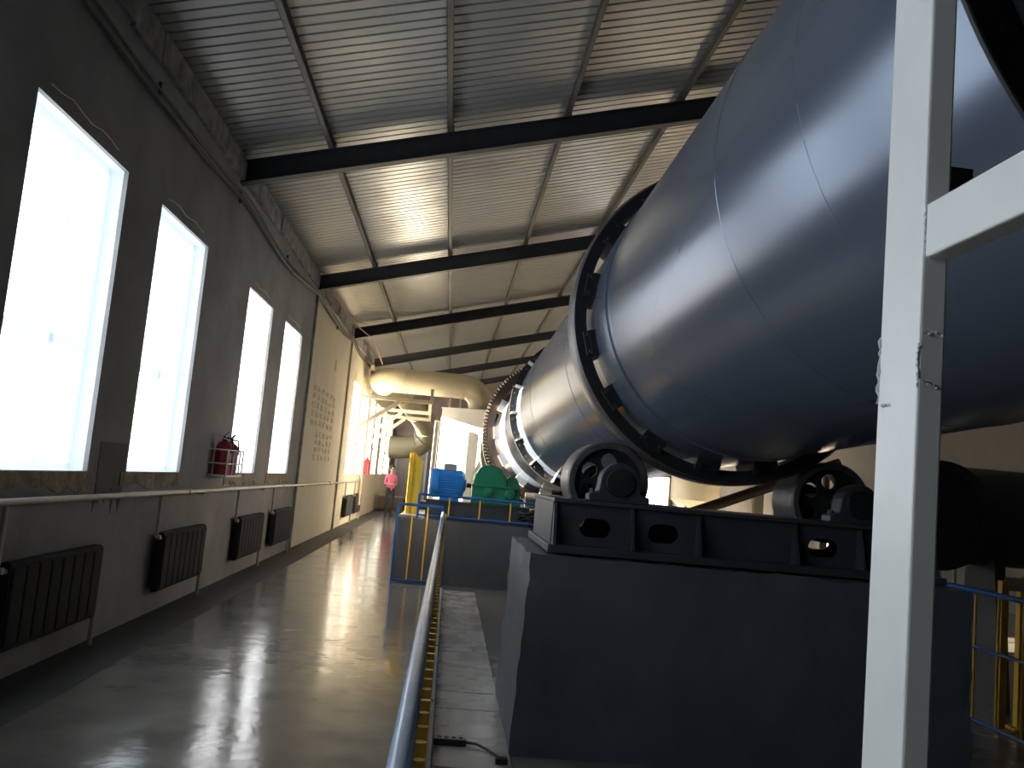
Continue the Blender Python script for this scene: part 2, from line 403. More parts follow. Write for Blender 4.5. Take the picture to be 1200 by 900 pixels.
c_ = MB().lathe(ap(1.62), U, [(.02, 1.078), (-.03, 1.076), (-.05, 1.05), (-.055, 1.0), (-.05, .9), (.0, .86), (.0, .0)], 120).build('end_cover', 'cover', dr, smooth=True)
# bolted flange
fg = MB().lathe(ap(12.2), U, [(0, RS-.004), (0, 1.10), (.09, 1.10), (.09, RS-.004)], 144, closed=True).build('bolted_flange', 'ring', dr, smooth=True)
for k in range(36):
    a = 2*PI*k/36; c0 = ap(12.2)+rad(a)*1.055
    MB().tube([c0, c0-UN*.05], .022, 6).build('flange_bolt', 'bolt', fg)
for k in range(18):
    a = 2*PI*(k+.3)/18; c0 = ap(12.2)+rad(a)*1.04
    MB().obox(c0-UN*.11, rad(a)*.05, rad(a+PI/2)*.008, UN*.11).build('flange_rib', 'paleplate', fg)
# girth gear
NT = 132; NG = NT*4
def gr(t, r, k): return r if r < 1.2 else (r if (k % 4) < 2 else r-.055)
gg = MB().lathe(ap(15.34), U, [(0, 1.15), (0, 1.29), (.26, 1.29), (.26, 1.15)], NG, closed=True, rfun=gr).build('girth_gear', 'gear', dr)
MB().lathe(ap(15.32), U, [(0, 1.10), (0, 1.20), (.30, 1.20), (.30, 1.10)], 120, closed=True).build('gear_web', 'gear', gg, smooth=True)
for k in range(14):
    a = 2*PI*k/14+.1; c0 = ap(15.30)+rad(a)*1.06; T = rad(a+PI/2)
    MB().obox(c0, rad(a)*.05, T*.10, UN*.06).build('spring_plate', 'paleplate', gg)

# ------------------------------------------------------------------ concrete piers
def pier(name, label, x0, x1, y0, y1, z1, m='pier', chip=.02, group='concrete piers', bat=0.0):
    M = MB(); nx, ny, nz = max(6, int((x1-x0)*14)), max(6, int((y1-y0)*12)), max(6, int(z1*14))
    bm = bmesh.new(); bmesh.ops.create_cube(bm, size=1.0)
    me = bpy.data.meshes.new(name)
    idx = {}; vs_ = []; fs_ = []
    def vid(i, j, k):
        if (i, j, k) not in idx:
            x = x0+(x1-x0)*i/nx; y = y0+(y1-y0)*j/ny; z = z1*k/nz
            on = (i in (0, nx)) + (j in (0, ny)) + (k == nz)
            s = chip if on >= 2 else chip*.35
            p = Vector((x, y, z)); q = Vector((noise.noise(p*7.3), noise.noise(p*6.1+Vector((9,0,0))), noise.noise(p*8.0+Vector((0,7,0))) if k == nz else 0))*s
            ctr = Vector(((x0+x1)/2, (y0+y1)/2, 0)); inn = 1 + bat*(1-k/nz)
            p = Vector((ctr.x+(x-ctr.x)*1, ctr.y+(y-ctr.y)*1, z)) + q
            if i == 0: p.x -= bat*(1-k/nz)
            if i == nx: p.x += bat*(1-k/nz)
            idx[(i, j, k)] = len(vs_); vs_.append(p)
        return idx[(i, j, k)]
    for i in range(nx):
        for k in range(nz):
            for j in (0, ny): fs_.append((vid(i,j,k), vid(i+1,j,k), vid(i+1,j,k+1), vid(i,j,k+1)))
        for j in range(ny): fs_.append((vid(i,j,nz), vid(i+1,j,nz), vid(i+1,j+1,nz), vid(i,j+1,nz)))
    for j in range(ny):
        for k in range(nz):
            for i in (0, nx): fs_.append((vid(i,j,k), vid(i,j+1,k), vid(i,j+1,k+1), vid(i,j,k+1)))
    bm.free()
    o = MB().add(vs_, fs_)
    r = o.build(name, m, smooth=True)
    r.location = (0, 0, 0)
    return tag(r, label, 'pier', group)
pier('concrete_pier', 'large dark grey painted concrete pier in the right foreground', .53, 3.29, 5.43, 6.98, 1.172, chip=.022, bat=.03)
pier('concrete_pier', 'lower dark grey concrete pier under the blue motor and green reducer', -.72, 3.1, 13.28, 16.6, .93, chip=.02)
pier('concrete_pier', 'far concrete pier behind the toothed gear', .6, 3.1, 17.0, 18.4, .738, chip=.02)

# ------------------------------------------------------------------ roller stations
def roller_station(Y, zt, label, zc):
    cx = ap(Y).x
    t = thing('roller_station', label, 'roller station', (cx, Y, zt), 'roller stations')
    d = zt-1.185
    x0, x1 = .67, 3.16
    MB().box(x0-.03, x1+.03, Y-.72, Y+.66, zt+.002, zt+.05).build('sole_plate', 'base', t, bevel=.006)
    ol = [(x0, zt+.05), (x1, zt+.05), (x1, zt+.31), (x0, zt+.31)]
    holes = [slot(x, zt+.165, .10, .06) for x in (x0+.28, x0+.72, x1-.72, x1-.28)]
    plate_xz('front_web', ol, holes, .02, Y-.56, 'base', t); plate_xz('rear_web', ol, holes, .02, Y+.58, 'base', t)
    MB().box(x0, x1, Y-.62, Y+.64, zt+.31, zt+.335).build('top_plate', 'base', t, bevel=.004)
    MB().box(x0, x0+.02, Y-.55, Y+.57, zt+.05, zt+.31).build('end_plate', 'base', t)
    MB().box(x1-.02, x1, Y-.55, Y+.57, zt+.05, zt+.31).build('end_plate', 'base', t)
    for x in (x0+.005, x0+.5, x0+.93, x1-.93, x1-.5, x1-.02):
        MB().prism([(x, Y-.572, zt+.05), (x, Y-.69, zt+.05), (x, Y-.60, zt+.305), (x, Y-.572, zt+.305)], (.018, 0, 0)).build('gusset', 'base', t)
    for s in (-1, 1):
        rx = cx + s*.805; rz = zc; r = .288
        w = MB().lathe((rx, Y-.02, rz), (0,1,0), [(0, r-.05), (0, r-.012), (.012, r), (.40, r), (.41, r-.012), (.41, r-.05)], 72, closed=True).build('roller', 'ringrim', t, smooth=True)
        plate_xz('roller_disc', circle(rx, rz, r-.048, 48), [circle(rx+.15*math.cos(k*PI/3+.5), rz+.15*math.sin(k*PI/3+.5), .055, 18) for k in range(6)], .03, Y+.06, 'ring', w)
        MB().tube([(rx, Y-.45, rz), (rx, Y+.66, rz)], .06, 20).build('roller_shaft', 'bolt', w, smooth=True)
        for yb in (Y-.40, Y+.50):
            H = MB(); n = 16
            pts = [(rx-.20, yb-.075, zt+.335), (rx+.20, yb-.075, zt+.335), (rx+.20, yb-.075, zt+.38), (rx+.14, yb-.075, zt+.40)]
            pts += [(rx+.13*math.cos(PI*k/n), yb-.075, rz+.13*math.sin(PI*k/n)) for k in range(n+1)]
            pts += [(rx-.14, yb-.075, zt+.40), (rx-.20, yb-.075, zt+.38)]
            H.prism(pts, (0, .15, 0)); ho = H.build('bearing_housing', 'base', t, bevel=.008)
            MB().lathe((rx, yb-.078, rz), (0,-1,0), [(0, .095), (.022, .09), (.028, .02), (.028, 0)], 32).build('bearing_cap', 'ring', ho, smooth=True)
            for dx in (-.17, .17): MB().tube([(rx+dx, yb, zt+.38), (rx+dx, yb, zt+.415)], .018, 6).build('housing_bolt', 'bolt', ho)
    return t
roller_station(6.26, 1.185, 'dark steel roller station bearing the big ring on the foreground pier', 1.65)
roller_station(17.7, .75, 'far dark roller station on the pier behind the toothed gear', 1.175)

# ------------------------------------------------------------------ drive on the motor pier
sk = thing('drive_base', 'dark steel base frame under the blue motor and green reducer', 'base frame', (.45, 13.95, .93))
MB().box(-.32, 1.25, 13.62, 13.70, .94, 1.19).build('side_beam', 'base', sk); MB().box(-.32, 1.25, 14.25, 14.33, .94, 1.19).build('side_beam', 'base', sk)
MB().box(-.32, 1.25, 13.60, 14.35, 1.19, 1.215).build('deck_plate', 'base', sk)
mo = thing('electric_motor', 'bright blue electric motor beside the green reducer', 'motor', (.05, 13.97, 1.216))
def ribs(t, r, k): return r if k % 2 else r-.016
MB().lathe((-.17, 13.97, 1.47), (1,0,0), [(0, .215), (.0, .22), (.36, .22), (.36, .20)], 72, rfun=ribs).build('finned_body', 'motor', mo)
MB().lathe((-.17, 13.97, 1.47), (-1,0,0), [(-.01, .225), (.04, .225), (.10, .205), (.13, .14), (.135, .0)], 48).build('fan_cowl', 'motor', mo, smooth=True)
MB().lathe((.19, 13.97, 1.47), (1,0,0), [(0, .22), (.03, .20), (.06, .09), (.075, .09), (.075, 0)], 40).build('end_bell', 'motor', mo, smooth=True)
MB().tube([(.27, 13.97, 1.47), (.345, 13.97, 1.47)], .035, 12).build('shaft', 'bolt', mo)
tb = MB().box(-.10, .10, 13.87, 14.03, 1.67, 1.78).build('terminal_box', 'grey', mo, bevel=.01)
for y_ in (13.80, 14.14): MB().box(-.13, .17, y_-.05, y_+.05, 1.216, 1.31).build('foot', 'motor', mo)
rd = thing('gear_reducer', 'green gear reducer with domed halves beside the blue motor', 'gearbox', (.72, 13.97, 1.216))
def house(x0, x1, y0, y1, z0, z1):
    w, h = x1-x0, z1-z0
    prof = ((0, 0), (1, 0), (1, .42), (.93, .72), (.74, .96), (.60, 1), (.36, 1), (.20, .95), (.05, .72), (0, .42))
    return MB().prism([(x0+w*a, y0, z0+h*b_) for a, b_ in prof], (0, y1-y0, 0))
def dome(x0, x1, y0, y1, z0, z1, n=14):
    pts = [(x0, y0, z0), (x1, y0, z0)]; hx = (x1-x0)/2; cx = (x0+x1)/2; zs = z0+(z1-z0)*.45
    pts += [(cx+hx*math.cos(PI*k/n)**1 if True else 0, y0, zs+(z1-zs)*math.sin(PI*k/n)**.6) for k in range(n+1)]
    return MB().prism(pts, (0, y1-y0, 0))
house(.36, .90, 13.72, 14.22, 1.24, 1.80).build('large_gear_housing', 'reducer', rd, smooth=True, bevel=.015)
house(.84, 1.10, 13.76, 14.18, 1.24, 1.66).build('small_gear_housing', 'reducer', rd, smooth=True, bevel=.015)
MB().box(.35, 1.11, 13.68, 14.26, 1.47, 1.505).build('split_flange', 'reducer', rd, bevel=.006)
MB().box(.35, 1.11, 13.69, 14.25, 1.217, 1.26).build('foot_flange', 'reducer', rd, bevel=.006)
for x in (.605, .94): MB().lathe((x, 13.725, 1.40), (0,-1,0), [(0, .085), (.03, .08), (.04, .03), (.04, 0)], 28).build('bearing_cover', 'reducer', rd, smooth=True)
MB().tube([(.60, 13.95, 1.80), (.60, 13.95, 1.845)], .03, 10).build('breather', 'reducer', rd)
# low pinion bearing block and dark hose coil at the right of the pier
pb = thing('pinion_block', 'dark pinion bearing block right of the green reducer', 'bearing block', (1.55, 14.9, .93))
MB().box(1.25, 1.85, 14.6, 15.25, .935, 1.16).build('block_base', 'dark', pb, bevel=.01)
MB().tube([(1.28, 14.95, 1.3), (1.86, 14.95, 1.3)], .13, 20).build('block_body', 'dark', pb, smooth=True)
hs = MB(); pts = []
for k in range(90):
    a = k*.30; pts.append((1.28+.17*math.cos(a)*(1+.1*math.sin(k*.7)), 13.52+.10*math.sin(a), .97+.0022*k+.012*math.sin(k*1.3)))
hs.tube(pts, .022, 7)
tag(hs.build('hose_coil', 'black', smooth=True), 'coil of black hose lying on the motor pier edge', 'hose')
cb = thing('control_box', 'small pale box with a dark front on the motor pier, right of the yellow bars', 'box', (1.4, 13.83, .93))
MB().box(1.28, 1.53, 13.72, 13.95, .935, 1.16).build('box_body', 'hood', cb, bevel=.006)
MB().box(1.35, 1.51, 13.705, 13.72, .955, 1.12).build('box_front', 'black', cb)

# ------------------------------------------------------------------ railings
def railing(label, p0, p1, ztop, zbot, step, boff=0.0, brad=.011, group='safety railings', posts=(0, 1), m='bluepipe', rt=.024, floorz=0.0, bars=True, mb=None, mid=None, bm_='yellow'):
    p0, p1 = Vector(p0), Vector(p1); d = (p1-p0); L = d.length; dn = d.normalized()
    t = thing('safety_railing', label, 'railing', (*((p0+p1)/2)[:2], floorz), group)
    MB().tube([(*p0[:2], ztop), (*p1[:2], ztop)], rt, 14).build('top_rail', m, t, smooth=True)
    MB().tube([(*p0[:2], zbot), (*p1[:2], zbot)], rt*.75, 10).build('bottom_rail', mb or m, t, smooth=True)
    if mid: MB().tube([(*p0[:2], mid), (*p1[:2], mid)], rt*.6, 10).build('middle_rail', m, t, smooth=True)
    for f in posts:
        q = p0+d*f; MB().tube([(q.x, q.y, floorz), (q.x, q.y, ztop)], rt*.9, 12).build('post', m, t, smooth=True)
    n = int(L/step); src = None
    if bars:
        for k in range(1, n):
            q = p0+d*(k/n)
            if any(abs((q-(p0+d*f)).length) < .03 for f in posts): continue
            if src is None:
                h = (ztop-zbot)/2; src = MB()
                src.v = []; src.tube([(0,0,-h), (0,0,h)], brad, 8)
                me = bpy.data.meshes.new('baluster'); me.from_pydata(src.v, [], src.f); me.update()
                src = link('baluster', me, bm_, t, True); src.location = Vector((q.x+boff, q.y, (ztop+zbot)/2))-t.location
            else: place('baluster', src, t, Vector((q.x+boff, q.y, (ztop+zbot)/2))-t.location)
    return t
railing('long pale blue pipe railing with yellow bars running away from the camera', (-.042, -1.2, 0), (-.042, 13.0, 0), 1.05, .10, .115, boff=.036, brad=.013,
        posts=(0, .145, .29, .435, .58, .725, .87, 1))
railing('short blue yellow-barred railing on the floor before the left end of motor pier', (-.70, 13.14, 0), (-.05, 13.14, 0), 1.13, .05, .19, posts=(0, 1), m='bluedark', rt=.02)
railing('low blue railing with yellow bars on top of the motor pier', (-.42, 13.36, 0), (1.40, 13.36, 0), 1.29, .985, .38, posts=(0, 1), m='bluedark', rt=.02, floorz=.93)
railing('dark blue railing with tall yellow bars at the right edge beyond the pier', (4.30, 4.6, 0), (4.30, 10.4, 0), 1.06, .06, .30, m='bluedark', rt=.022, mid=.62)
# yellow stair guard behind the motor pier railing
yg = thing('stair_guard', 'tall yellow steel stair guard with a slanting top left of the blue motor', 'guard', (-.55, 14.5, .93))
MB().box(-.66, -.60, 14.46, 14.54, .935, 1.90).build('front_flange', 'yellow', yg, bevel=.004)
MB().prism([(-.60, 14.50, .935), (-.45, 14.50, .935), (-.45, 14.50, 1.76), (-.60, 14.50, 1.90)], (0, .03, 0)).build('side_plate', 'yellow', yg)
MB().obox((-.525, 14.5, 1.835), (.085, 0, -.075), (0, .05, 0), (.010, 0, .012)).build('top_flange', 'yellow', yg)

# ------------------------------------------------------------------ white steel frame in the foreground
wf = thing('steel_frame', 'white painted rectangular tube frame standing close to the camera at the right', 'frame', (.79, 1.51, 0))
MB().box(.765, .811, 1.44, 1.58, 0, 3.25).build('upright', 'white', wf, bevel=.0045)
MB().box(.767, .812, .32, 1.438, 2.039, 2.134).build('cross_beam', 'white', wf, bevel=.0045)
def bead(p0, p1, r=.0025, n=16):
    p0, p1 = Vector(p0), Vector(p1)
    pts = [p0+(p1-p0)*k/n + Vector((random.uniform(-1,1), random.uniform(-1,1), random.uniform(-1,1)))*.0018 for k in range(n+1)]
    return MB().tube(pts, r, 6, rr=[r*random.uniform(.6, 1.5) for _ in pts])
for a_, b_ in (((.768, 1.4385, 2.043), (.768, 1.4385, 2.131)), ((.772, 1.4392, 1.911), (.805, 1.4392, 1.909)), ((.766, 1.442, 1.816), (.766, 1.442, 1.893)),
               ((.7645, 1.577, 1.798), (.7645, 1.577, 1.924)), ((.776, 1.4392, 1.828), (.805, 1.4392, 1.816)), ((.7645, 1.562, 1.794), (.7645, 1.53, 1.794))):
    bead(a_, b_).build('weld_bead', 'weld', wf, smooth=True)
tag(MB().box(.812, .905, 1.535, 1.57, 2.205, 2.246).build('hinge_plate', 'dark'), 'small black hinge plate on the white frame, above the cross beam', 'bracket')

# ------------------------------------------------------------------ heating along the window wall
hp = thing('heating_pipe', 'pale heating pipe running along the wall below the windows', 'pipe', (WX+.07, 12, 1.17))
MB().tube([(WX+.075, YB+.1, 1.185), (WX+.075, 4, 1.185), (WX+.075, 28.6, 1.165)], .024, 12).build('main_pipe', 'pipe', hp, smooth=True)
for y in (2.4, 5.1, 7.4, 10.5, 13.8, 17.4, 21.5): MB().box(WX-.002, WX+.06, y-.012, y+.012, 1.13, 1.155).build('pipe_clip', 'pipe', hp)
for y in (3.9, 9.8, 15.2, 21.0): MB().tube([(WX+.075, y-.04, 1.18), (WX+.075, y+.04, 1.18)], .033, 12).build('coupling', 'pipe', hp, smooth=True)
rlab = {0: 'dark wall radiator nearest the camera at the left edge, under the first window', 1: 'dark wall radiator under the second bright window',
        2: 'dark wall radiator below the fire extinguishers and third window', 3: 'dark wall radiator under the fourth window, before the cream wall',
        4: 'small far radiator under the first window past the cream wall', 5: 'farthest radiator by the second window past the cream wall'}
for i, y0 in enumerate((5.95, 9.0, 12.2, 14.6, 24.5, 26.9)):
    y1 = y0+1.5; x0, x1 = WX+.05, WX+.13; z0, z1 = .23, .80
    n = 8; t = thing('radiator', rlab[i], 'radiator', (WX+.09, (y0+y1)/2, 0), 'wall radiators')
    MB().box(x0, x0+.02, y0, y1, z0, z1).build('back_panel', 'rad', t)
    MB().tube([(x0+.04, y0, z1-.03), (x0+.04, y1, z1-.03)], .032, 12).build('top_header', 'rad', t, smooth=True)
    MB().tube([(x0+.04, y0, z0+.03), (x0+.04, y1, z0+.03)], .032, 12).build('bottom_header', 'rad', t, smooth=True)
    src = None; n = 8
    for k in range(n):
        y = y0+.10+(y1-y0-.20)*k/(n-1); P = Vector((x0+.05, y, (z0+z1)/2))-t.location
        if src is None:
            q = MB().box(-.028, .034, -.086, .086, -.255, .255); me = bpy.data.meshes.new('column'); me.from_pydata(q.v, [], q.f); me.update()
            src = link('column', me, 'rad', t, bevel=.012); src.location = P
        else: place('column', src, t, P)
    MB().box(x0, x1-.01, y0-.012, y0, z0+.02, z1-.02).build('side_cover', 'rad', t); MB().box(x0, x1-.01, y1, y1+.012, z0+.02, z1-.02).build('side_cover', 'rad', t)
    rs_ = MB().tube([(WX+.075, y0-.10, 1.16), (WX+.075, y0-.10, .76), (WX+.085, y0-.04, .745), (WX+.09, y0+.02, .745)], .017, 10).build('feed_pipe', 'pipe', t, smooth=True)
    MB().tube([(WX+.075, y0-.10, .76), (WX+.115, y0-.10, .76)], .022, 8).build('valve', 'pipe', t, smooth=True)
    MB().tube([(WX+.09, y1, .27), (WX+.09, y1+.05, .27), (WX+.09, y1+.06, .25), (WX+.09, y1+.06, .004)], .02, 10).build('return_pipe', 'pipe', t, smooth=True)

# ------------------------------------------------------------------ fire extinguishers in a wire rack
rk = thing('extinguisher_rack', 'pale wire wall rack holding two fire extinguishers between second and third windows', 'rack', (WX+.1, 10.95, 1.36))
ya, yb = 10.62, 11.38; xa, xb = WX+.012, WX+.235; S = .009
for z in (1.36, 1.50, 1.66):
    MB().tube([(xa, ya, z), (xb, ya, z), (xb, yb, z), (xa, yb, z)], S, 8).build('hoop', 'whitebar', rk)
for y in (ya, ya+.27, ya+.42, yb-.17, yb): MB().tube([(xb, y, 1.36), (xb, y, 1.66)], S, 8).build('upright_bar', 'whitebar', rk)
MB().box(xa, xb, ya, yb, 1.345, 1.355).build('floor_plate', 'whitebar', rk)
for nm, y, sz in (('left red fire extinguisher in the wall rack, nearer the second window', 10.84, 1.0), ('right red fire extinguisher in the wall rack, nearer the third window', 11.16, .96)):
    x = WX+.125; t = thing('fire_extinguisher', nm, 'extinguisher', (x, y, 1.357), 'red extinguishers in the wall rack')
    MB().lathe((x, y, 1.357), (0,0,1), [(0, 0), (0, .085), (.012, .095), (.33*sz, .095), (.38*sz, .075), (.41*sz, .035), (.43*sz, .03), (.43*sz, 0)], 28).build('cylinder', 'red', t, smooth=True)
    z = 1.357+.43*sz
    MB().tube([(x, y, z), (x, y, z+.05)], .022, 10).build('valve_head', 'whitebar', t, smooth=True)
    MB().obox((x+.0, y+.05, z+.055), (0, .075, .03), (.012, 0, 0), (0, -.003, .008)).build('lever', 'black', t)
    MB().tube([(x+.02, y, z+.02), (x+.09, y-.02, z+.01), (x+.105, y-.03, z-.1), (x+.105, y-.03, z-.16)], .010, 8).build('hose', 'black', t, smooth=True)
t = thing('fire_extinguisher', 'lone red fire extinguisher hung on the far wall beside the wall pipes', 'extinguisher', (WX+.12, 28.72, 1.55))
x, y = WX+.17, 28.72
MB().lathe((x, y, 1.38), (0,0,1), [(0, 0), (0, .09), (.01, .1), (.42, .1), (.47, .07), (.50, .03), (.55, .03), (.55, 0)], 20).build('cylinder', 'red', t, smooth=True)
MB().box(WX-.0, x-.09, y-.03, y+.03, 1.5, 1.75).build('wall_bracket', 'black', t)

# ------------------------------------------------------------------ cables
cb = thing('cable_bundle', 'sagging bundle of dark cables along the top of the window wall', 'cable', (WX+.05, 12, 4.6))
def sag(off, r, m, name, ph):
    pts = []
    for k in range(0, 141):
        y = YB+.2+(27.2-YB)*k/140
        z = 4.66+.012*math.sin(y*1.7+ph)-.11*abs(math.sin((y-10.6)*PI/6.1)) + (.10 if y > 16.9 else .10*max(0, (y-14)/2.9)) + off[1]
        pts.append((WX+.055+off[0]+.006*math.sin(y*2.3+ph), y, z))
    MB().tube(pts, r, 7).build(name, m, cb, smooth=True)
sag((0, 0), .030, 'cable', 'thick_cable', 0); sag((.03, .04), .014, 'cable', 'thin_cable', 1.2); sag((.025, -.035), .012, 'cable', 'lower_cable', 2.1)
for y in (-1.5, 1.5, 4.5, 7.6, 10.6, 13.7, 16.8, 19.9, 22.9): MB().box(WX, WX+.025, y-.012, y+.012, 4.60, 4.74).build('cable_hook', 'beam', cb)
tag(MB().tube([(WX+.14, 27.6+.0*k, 4.6-k*.46) for k in range(10)], .05, 10).build('wall_conduit', 'palecable', smooth=True), 'brown vertical conduit on the wall where the cables end', 'conduit')
pts = [(WX+.25-.0*k, 17.0+1.05*k, 4.80+.03*k-.10*math.sin(k*PI/10)) for k in range(9)]
tag(MB().tube([(-2.55, 16.8, 4.895), (-2.5, 19, 4.80), (-2.42, 21, 4.83), (-2.36, 22.85, 4.935), (-2.3, 24.6, 4.80), (-2.25, 25.9, 4.62)], .016, 7).build('hanging_cable', 'pink', smooth=True), 'thin pinkish cable hanging from the rafters towards the cream duct', 'cable')

# faded writing on the cream wall, too worn to read: columns of small reddish strokes
M = MB(); R2 = random.Random(3)
def glyph(y, z, sy, sz):
    for _ in range(7):
        if R2.random() < .55:
            zz = z+R2.uniform(-.45, .45)*sz; a = R2.uniform(-.5, -.2)*sy; b_ = R2.uniform(.2, .5)*sy; M.box(WX, WX+.003, y+a, y+b_, zz-.05*sz, zz+.05*sz)
        else:
            yy = y+R2.uniform(-.4, .4)*sy; a = R2.uniform(-.5, -.1)*sz; b_ = R2.uniform(.1, .5)*sz; M.box(WX, WX+.003, yy-.06*sy, yy+.06*sy, z+a, z+b_)
for cI in range(6):
    for rI in range(5): glyph(17.85+cI*.58, 3.10-rI*.17, .44, .15)
for cI in range(5):
    for rI in range(4): glyph(18.7+cI*.55, 2.20-rI*.16, .42, .14)
mk = M.build('faded_characters', 'marks', wl2); mk['label'] = 'two blocks of faded reddish characters'
MB().box(WX, WX+.004, 20.3, 20.55, 3.72, 3.98).build('wall_stain', 'marks', wl2)

# ------------------------------------------------------------------ ducts, hood and brackets at the far end
dz, dy, dr_ = 4.22, 26.2, .36
dt = thing('air_duct', 'fat cream air duct with a round elbow dropping onto the white hood', 'duct', (-1, dy, dz))
pA = arc((-1.55, dy+.75, dz), .75, PI, PI/2*3, (1,0,0), (0,1,0), 10)
pA = [(-2.30, dy+1.6, dz)] + [tuple(p) for p in pA]
MB().tube(pA, dr_, 36).build('wall_elbow', 'duct', dt, smooth=True)
MB().tube([(-1.55, dy, dz), (.14, dy, dz)], dr_, 36).build('straight_run', 'duct', dt, smooth=True)
pB = [tuple(p) for p in arc((.14, dy, dz-.56), .56, PI/2, 0, (1,0,0), (0,0,1), 12)] + [(.70, dy, dz-.68)]
MB().tube(pB, dr_, 36).build('drop_elbow', 'duct', dt, smooth=True)
for x in (-1.55, .14):
    MB().lathe((x-.02, dy, dz), (1,0,0), [(0, dr_-.01), (0, dr_+.012), (.04, dr_+.012), (.04, dr_-.01)], 36, closed=True).build('joint_band', 'duct', dt, smooth=True)
hd = thing('discharge_hood', 'tall white hood box under the cream duct, glaring in the sun', 'hood', (.25, 26.2, 0))
MB().prism([(-.40, 25.75, 0), (.60, 25.30, 0), (.62, 25.29, 1.6), (1.0, 25.12, 2.75), (1.0, 25.12, 3.50), (-.40, 25.75, 3.50)], (.35, 1.35, 0)).build('hood_body', 'hood', hd, bevel=.01)
MB().lathe((.70, 26.2, 3.53), (0,0,1), [(0, .30), (0, .42), (.05, .42), (.05, .30)], 32, closed=True).build('flange', 'gear', hd, smooth=True)
MB().prism([(-.43, 25.74, 3.50), (1.03, 25.08, 3.50), (1.38, 26.5, 3.50), (-.08, 27.12, 3.50)], (0, 0, .03)).build('top_rim', 'hood', hd)
for x in (-.2, .1): MB().box(x-.03, x+.03, 25.8, 25.86, 3.53, 3.85).build('duct_strut', 'duct', hd)
cl = tag(MB().box(-.56, -.44, 25.3, 25.42, 0, 3.1).build('white_column', 'hood', bevel=.01), 'slim white steel column at the left edge of the white hood', 'column')
lab = ['nearest cream angle bracket on the wall under the fat duct', 'middle cream angle bracket on the wall under the fat duct', 'farthest cream angle bracket on the wall under the fat duct']
for (y, z, x1), l in zip(((25.0, 3.62, -.66), (28.2, 3.52, -.78), (31.2, 3.50, -.85)), lab):
    t = thing('wall_bracket', l, 'bracket', (WX, y, z), 'duct wall brackets')
    MB().box(WX, x1, y-.05, y+.05, z-.10, z).build('arm', 'duct', t); MB().box(x1-.09, x1, y-.05, y+.05, z, z+.32).build('end_stub', 'duct', t)
    MB().obox(((WX+x1-.9)/2, y, z-.55), ((x1-.9-WX)/2, 0, .45), (0, .045, 0), (-.03, 0, .045)).build('brace', 'duct', t)
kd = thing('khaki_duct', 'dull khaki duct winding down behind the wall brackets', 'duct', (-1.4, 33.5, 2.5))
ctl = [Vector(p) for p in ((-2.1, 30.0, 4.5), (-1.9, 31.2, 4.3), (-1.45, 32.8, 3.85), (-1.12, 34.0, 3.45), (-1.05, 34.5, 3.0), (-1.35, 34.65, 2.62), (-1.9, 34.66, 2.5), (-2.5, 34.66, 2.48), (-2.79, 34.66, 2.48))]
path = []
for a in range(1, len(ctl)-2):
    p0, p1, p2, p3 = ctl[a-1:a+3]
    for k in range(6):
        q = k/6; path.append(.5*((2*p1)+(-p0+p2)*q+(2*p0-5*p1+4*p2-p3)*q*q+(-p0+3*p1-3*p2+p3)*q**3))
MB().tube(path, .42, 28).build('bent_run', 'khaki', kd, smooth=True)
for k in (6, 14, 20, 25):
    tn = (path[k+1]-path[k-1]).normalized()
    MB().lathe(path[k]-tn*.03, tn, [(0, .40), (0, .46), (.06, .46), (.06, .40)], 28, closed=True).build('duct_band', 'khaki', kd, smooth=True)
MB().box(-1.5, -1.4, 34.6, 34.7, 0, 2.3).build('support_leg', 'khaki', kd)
ew = struct(bpy.data.objects.new('window_20', None)); C.objects.link(ew); ew.location = (9.7, YE-.05, 1.0)  # added glowing window, stands in for the bright sunlit piece beneath the dryer
for x0, x1 in ((9.05, 9.10), (10.35, 10.40)): MB().box(x0, x1, YE-.08, YE, .85, 2.45).build('window_frame', 'whitebar', ew)
for z in (.85, 2.40): MB().box(9.05, 10.40, YE-.08, YE, z, z+.05).build('window_frame', 'whitebar', ew)
MB().box(9.70, 9.74, YE-.07, YE, .9, 2.4).build('mullion', 'whitebar', ew)
MB().box(9.10, 10.35, YE-.03, YE-.02, .9, 2.4).build('pane', 'lit_pane', ew)
# door in the end wall
dw = struct(bpy.data.objects.new('door_1', None)); C.objects.link(dw); dw.location = (-1.9, YE-.05, 0)
MB().box(-2.5, -1.2, YE-.05, YE-.005, 0, 2.6).build('door_leaf', 'endwall', dw)
for x in (-2.55, -1.15): MB().box(x-.05, x+.05, YE-.09, YE-.002, 0, 2.7).build('door_jamb', 'grey', dw)
MB().box(-2.6, -1.1, YE-.09, YE-.002, 2.62, 2.72).build('door_head', 'grey', dw)
# low clutter against the far wall
for (x, y, s, h, l) in ((-2.2, 35.4, .5, .55, 'dark low crate against the far left wall behind the standing person'), (-1.35, 36.5, .55, .45, 'brownish low crate right of the standing person')):
    t = thing('crate', l, 'crate', (x, y, 0), 'low crates at the far end')
    MB().box(x-s, x+s, y-.4, y+.4, .06, h).build('body', 'gear', t, bevel=.02); MB().box(x-s-.03, x+s+.03, y-.43, y+.43, h, h+.05).build('lid', 'khaki', t)
    for dx in (-s+.08, s-.08): MB().box(x+dx-.06, x+dx+.06, y-.38, y+.38, 0, .06).build('runner', 'dark', t)

# sunlit discharge housing glimpsed beneath the cylinder
dh = thing('discharge_housing', 'cream rounded housing glimpsed under the cylinder behind the foreground roller', 'housing', (2.6, 19.8, 0))
MB().lathe((ap(19.45).x, 19.45, ap(19.45).z-.1), (0,1,0), [(0, 1.02), (0, 1.10), (1.1, 1.10), (1.1, 0)], 64).build('drum_hood', 'duct', dh, smooth=True)
MB().box(.7, 2.75, 19.45, 20.45, 0, 1.5).build('pedestal', 'hood', dh, bevel=.02)

